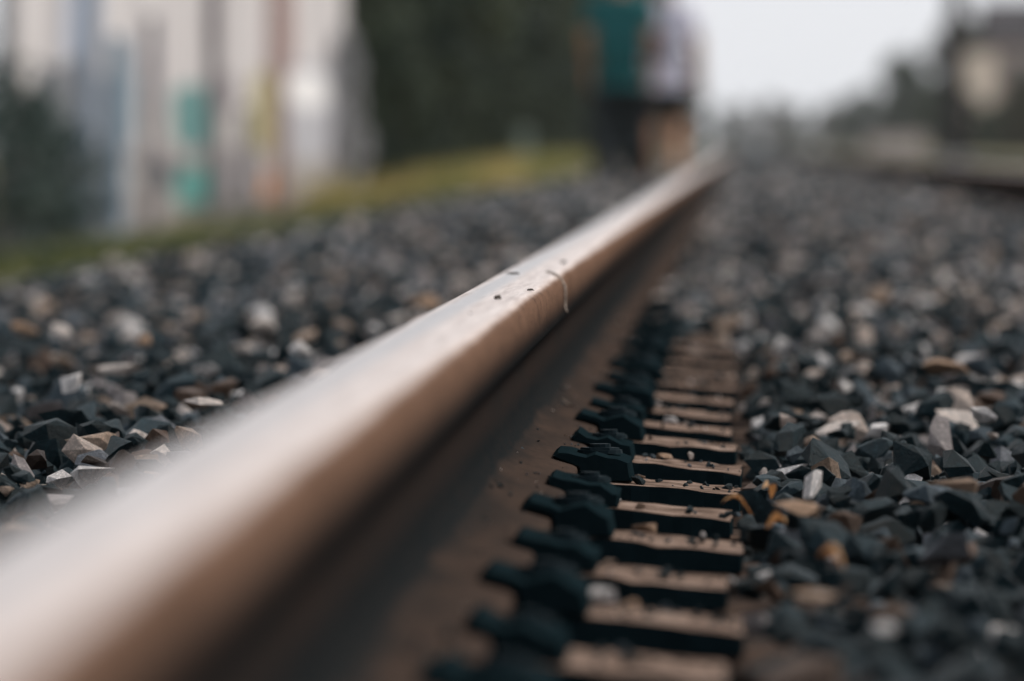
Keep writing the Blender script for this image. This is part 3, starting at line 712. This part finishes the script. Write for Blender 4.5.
def house(X0, Y0_):
    t = empty('cream_house', (X0, Y0_, ground_z(X0)))
    mw = simple('dusky_pink_render', (.46, .38, .36), (.38, .31, .3), .6, .85); ma = simple('cream_render', (.86, .74, .62), (.78, .66, .55), .6, .85)
    mr = simple('dark_roof_tiles', (.06, .055, .06), (.035, .033, .037), 3, .85, 0, .15)
    mf = simple('window_frame_white', (.7, .7, .68), None, 3, .5); mg = simple('window_glass', (.04, .05, .055), (.03, .035, .04), 2, .15, 0, .6)
    md = simple('door_brown', (.16, .09, .06), None, 4, .6)
    W, D, H, RH = 8.0, 7.0, 5.9, 1.9
    v = [(0, 0, -.3), (W, 0, -.3), (W, 0, H), (0, 0, H), (0, D, -.3), (W, D, -.3), (W, D, H), (0, D, H), (0, D / 2, H + RH), (W, D / 2, H + RH)]
    f = [(0, 1, 2, 3), (5, 4, 7, 6), (4, 0, 3, 8, 7), (1, 5, 6, 9, 2)]
    link('wall', mesh('wall', v, f), t, mw)
    bm = bmesh.new()
    for y0, y1 in ((-.5, D / 2), (D + .5, D / 2)):
        z0 = H - .2; vs = [bm.verts.new(q) for q in ((-.4, y0, z0), (W + .4, y0, z0), (W + .4, y1, H + RH + .03), (-.4, y1, H + RH + .03),
                                                      (-.4, y0, z0 + .22), (W + .4, y0, z0 + .22), (W + .4, y1, H + RH + .25), (-.4, y1, H + RH + .25))]
        for q in ((0, 1, 2, 3), (7, 6, 5, 4), (0, 4, 5, 1), (3, 2, 6, 7), (1, 5, 6, 2), (0, 3, 7, 4)): bm.faces.new([vs[i] for i in q])
    rf = link('roof', from_bm('roof', bm), t, mr)
    bm = bmesh.new(); box(bm, (3, D * .45, H + 1.2), (3.7, D * .45 + .7, H + RH + 1.0), .03); link('chimney', from_bm('chimney', bm), rf, md)
    bm = bmesh.new(); box(bm, (-1.25, -1.6, -.3), (.35, 1.2, 5.35), .02); an = link('annex', from_bm('annex', bm), t, ma); an['label'] = 'bright cream annex at the corner of the house'
    bm = bmesh.new(); box(bm, (-1.32, -1.67, 5.353), (.42, 1.27, 5.5), .02); link('annex_roof', from_bm('annex_roof', bm), an, mr)
    for cx in (1.6, 3.6, 5.6):
        for cz in (1.5, 4.3):
            bm = bmesh.new(); a, b = .5, .65
            for (x0, x1, z0, z1) in ((-a - .08, -a, -b - .08, b + .08), (a, a + .08, -b - .08, b + .08), (-a, a, b, b + .08), (-a, a, -b - .08, -b), (-.03, .03, -b, b)):
                box(bm, (x0, -.06, z0), (x1, -.002, z1))
            wn = link('window', from_bm('window', bm), t, mf); wn.location = (cx, 0, cz)
            bm = bmesh.new(); box(bm, (-a, -.025, -b), (a, -.004, b)); link('pane', from_bm('pane', bm), wn, mg)
    bm = bmesh.new(); box(bm, (6.8, -.05, -.1), (7.7, -.003, 2.05), .01); dr = link('door', from_bm('door', bm), t, md)
    bm = bmesh.new(); tube(bm, [(6.95, -.12, 1.0), (6.95, -.05, 1.0)], [.03, .03], 8); link('handle', from_bm('handle', bm), dr, mf)
    tag(t, 'house with dark roof and bright cream annex beyond the opposite rail', 'house')
house(13.0, 505)
# low pale wall far right
bm = bmesh.new(); box(bm, (-.2, 0, -.4), (.2, 260, 1.1), .03)
lw = link('low_wall', from_bm('low_wall', bm), mat=simple('pale_low_wall', (.6, .5, .46), (.4, .33, .3), .3, .85)); lw.location = (11.5, 600, ground_z(11.5))
tag(lw, 'low pale pinkish wall below the distant trees', 'wall')

# ------------------------------------------------------------------ people
def skin(name, verts, edges, radii, parent, mat, sub=2, root=0):
    bm = bmesh.new(); lay = bm.verts.layers.skin.verify()
    vs = [bm.verts.new(q) for q in verts]
    for a, b in edges: bm.edges.new((vs[a], vs[b]))
    for i, q in enumerate(vs):
        rr = radii[i]; q[lay].radius = rr if isinstance(rr, tuple) else (rr, rr); q[lay].use_root = (i == root)
    me = bpy.data.meshes.new(name + '_cage'); bm.to_mesh(me); bm.free()
    o = bpy.data.objects.new(name + '_cage', me); C.objects.link(o)
    sk = o.modifiers.new('skin', 'SKIN'); sk.use_smooth_shade = True
    ss = o.modifiers.new('sub', 'SUBSURF'); ss.levels = sub; ss.render_levels = sub
    dg = bpy.context.evaluated_depsgraph_get(); out = bpy.data.meshes.new_from_object(o.evaluated_get(dg))
    bpy.data.objects.remove(o); bpy.data.meshes.remove(me)
    out.name = name; out.materials.clear(); out.materials.append(mat)
    out.polygons.foreach_set('use_smooth', [True] * len(out.polygons))
    return link(name, out, parent)
M_SKIN = simple('skin', (.5, .27, .16), (.44, .23, .13), 12, .55)
def chain(pts): return [(i, i + 1) for i in range(len(pts) - 1)]
def person(X, Y, z, H, front, topmat, legmat, hair, shorts, step, label, long_hair):
    """walking away along +Y; joints given for a 1.75 m figure"""
    t = empty('person', (X, Y, z)); t.scale = (H / 1.75 * 1.15, H / 1.75 * 1.1, H / 1.75)
    V = []; E = []; Rr = []
    def add(p, rad, to=None):
        V.append(p); Rr.append(rad)
        if to is not None: E.append((to, len(V) - 1))
        return len(V) - 1
    pel = add((0, 0, .95), .135); bel = add((0, .01, 1.08), .125, pel); che = add((0, 0, 1.28), .145, bel); nb = add((0, -.01, 1.46), .075, che)
    nk = add((0, 0, 1.53), .055, nb); hd = add((0, .02, 1.62), .082, nk); hd2 = add((0, .02, 1.70), .07, hd)
    ex = {}
    for s_ in (-1, 1):
        st = step * s_; fx, fy = (-.05, .1 + .15 * st) if front else (0, 0)
        hip = add((.098 * s_, 0, .82), .095, pel); kn = add((.1 * s_, .12 * st + .03, .50), .06, hip)
        ca = add((.1 * s_, .10 * st - .02, .36), .056, kn); an = add((.1 * s_, .24 * st - (.1 if st < 0 else 0), .09 + (.05 if st < 0 else 0)), .038, ca)
        to = add((.11 * s_, .24 * st + .13 - (.1 if st < 0 else 0), .035), .034, an)
        sh = add((.17 * s_, -.01, 1.42), .062, che); el = add(((.205 if front else .235) * s_, -.06 * st - .02, 1.14), .043, sh)
        wr = add((.25 * s_, -.14 * st + .06, .90), .028, el) if not front else add((.2 * s_, .16, .93), .028, el); pa = add((.25 * s_ + fx * s_, -.15 * st + .08 + fy, .83), (.018, .036), wr)
        for k, (dy, ln) in enumerate(((-.03, .065), (-.01, .08), (.012, .085), (.032, .075))):
            b = add((.25 * s_ + fx * s_, -.15 * st + .08 + fy + dy, .79), .0095, pa); m_ = add((.245 * s_ + fx * s_, -.15 * st + .085 + fy + dy, .79 - ln * .55), .0088, b)
            add((.232 * s_ + fx * s_, -.15 * st + .09 + fy + dy, .79 - ln), .0075, m_)
        b = add((.235 * s_ + fx * s_, -.15 * st + .125 + fy, .825), .0105, pa); add((.225 * s_ + fx * s_, -.15 * st + .145 + fy, .785), .009, b)
        ex[s_] = dict(hip=hip, kn=kn, ca=ca, an=an, to=to, sh=sh, el=el, wr=wr)
    body = skin('body', V, E, Rr, t, M_SKIN)
    def cloth(name, ids, links, grow, mat, fixed=None):
        vv = [V[i] for i in ids]; rr = [(Rr[i] + grow) if not isinstance(Rr[i], tuple) else Rr[i] for i in ids]
        if fixed: rr = fixed
        return skin(name, vv, [(ids.index(a), ids.index(b)) for a, b in links], rr, t, mat)
    L, Q = ex[-1], ex[1]
    def mid(a, b, k): return len(V) - 1 if False else add(tuple(Vector(V[a]).lerp(Vector(V[b]), k)), Rr[a] * (1 - k) + Rr[b] * k)
    se = [mid(q['sh'], q['el'], .75) for q in (L, Q)]
    hem = add((0, 0, .93 if not shorts else .88), .15)
    cloth('shirt', [pel, bel, che, nb, L['sh'], se[0], Q['sh'], se[1], hem], [(hem, pel), (pel, bel), (bel, che), (che, nb), (che, L['sh']), (L['sh'], se[0]), (che, Q['sh']), (Q['sh'], se[1])], .026, topmat)
    if shorts:
        ke = [mid(q['hip'], q['kn'], .92) for q in (L, Q)]
        cloth('shorts', [pel, L['hip'], ke[0], Q['hip'], ke[1]], [(pel, L['hip']), (L['hip'], ke[0]), (pel, Q['hip']), (Q['hip'], ke[1])], .028, legmat, [.125, .108, .1, .108, .1])
    else:
        for q in (L, Q): q['an'] = add(tuple(Vector(V[q['an']]) + Vector((0, 0, -.05))), .04)
        ids = [pel] + [q[k] for q in (L, Q) for k in ('hip', 'kn', 'ca', 'an')]
        cloth('trousers', ids, [(pel, L['hip']), (L['hip'], L['kn']), (L['kn'], L['ca']), (L['ca'], L['an']), (pel, Q['hip']), (Q['hip'], Q['kn']), (Q['kn'], Q['ca']), (Q['ca'], Q['an'])], .062, legmat, [.125] + [.108, .1, .098, .09] * 2)
    msh = simple('shoe_leather', (.05, .05, .055), None, 20, .5)
    for q in (L, Q):
        a, b = Vector(V[q['an']]) + Vector((0, 0, 0 if shorts else .05)), Vector(V[q['to']])
        skin('shoe', [a + Vector((0, -.03, -.04)), a + Vector((0, .02, -.045)), b, b + Vector((0, .06, -.005))], [(0, 1), (1, 2), (2, 3)], [.042, .046, .044, .034], t, msh)
    hv = [(0, .0, 1.74), (0, -.03, 1.70), (0, -.05, 1.62)] + ([(0, -.07, 1.52), (0, -.085, 1.40)] if long_hair else [(0, -.045, 1.57)])
    skin('hair', hv, chain(hv), [.075, .09, .082] + ([.07, .04] if long_hair else [.05]), t, hair)
    for s_ in (-1, 1):
        skin('ear', [(.082 * s_, .02, 1.66), (.09 * s_, .015, 1.635), (.083 * s_, .02, 1.605)], [(0, 1), (1, 2)], [.012, .016, .01], body, M_SKIN, 1)
        skin('eye', [(.032 * s_, .098, 1.655), (.032 * s_, .101, 1.655)], [(0, 1)], [.011, .008], body, simple('eye_white', (.7, .7, .7)), 1)
    skin('nose', [(0, .1, 1.655), (0, .118, 1.625), (0, .105, 1.61)], chain([0] * 3), [.009, .014, .011], body, M_SKIN, 1)
    skin('mouth', [(-.022, .094, 1.575), (0, .1, 1.573), (.022, .094, 1.575)], chain([0] * 3), [.005, .008, .005], body, simple('lips', (.4, .16, .14)), 1)
    return tag(t, label, 'person', 'walkers beside the track')
m_teal = simple('teal_cotton', (.006, .10, .105), (.004, .075, .08), 9, .85); m_black = simple('black_denim', (.006, .012, .015), (.004, .008, .01), 14, .85)
m_white = simple('white_cotton', (.78, .76, .86), (.68, .66, .77), 7, .85); m_hair = simple('dark_hair', (.035, .025, .02), None, 30, .5)
m_bag = simple('navy_canvas', (.03, .035, .07), None, 12, .8)
PY = 73.5
person((620 - VPX) * PY / FPX, PY, px(0, 192, PY)[1], 1.77, True, m_teal, m_black, m_hair, False, .4, 'person in teal shirt and long black trousers walking away', False)
P2 = PY + 1.2; X2 = (664 - VPX) * P2 / FPX; Z2 = px(0, 186, P2)[1]
person(X2, P2, Z2, 1.66, False, m_white, m_black, m_hair, True, -.5, 'person in white top and black knee shorts walking away bare legged', False)
bm = bmesh.new(); box(bm, (-.05, -.09, 0), (.05, .09, .2), .03); bg_ = empty('shoulder_bag', (X2 - .05, P2 - .25, Z2 + .98))
link('pouch', from_bm('pouch', bm, True), bg_, m_bag); bg_.rotation_euler.z = R(90)
bm = bmesh.new(); tube(bm, [(-.0, -.07, .18), (.06, -.1, .36), (.2, -.12, .50), (.3, -.1, .46)], [.016] * 4, 6); link('strap', from_bm('strap', bm, True), bg_, m_bag)
tag(bg_, 'dark navy bag carried on the back of the walker in white', 'bag')

# ------------------------------------------------------------------ haze
bm = bmesh.new(); box(bm, (-910, -65, -2.0), (910, 3010, 13.5))
hz = link('haze', from_bm('haze', bm)); hz['kind'] = 'stuff'; tag(hz, 'thin pale haze in the air over the whole track', 'haze')
hm_ = bpy.data.materials.new('haze'); hm_.use_nodes = True; hn = hm_.node_tree; hn.nodes.clear()
pv = hn.nodes.new('ShaderNodeVolumePrincipled'); ho = hn.nodes.new('ShaderNodeOutputMaterial')
pv.inputs['Color'].default_value = (.9, .93, .96, 1); pv.inputs['Density'].default_value = .00008
hn.links.new(pv.outputs[0], ho.inputs['Volume']); hz.data.materials.append(hm_)
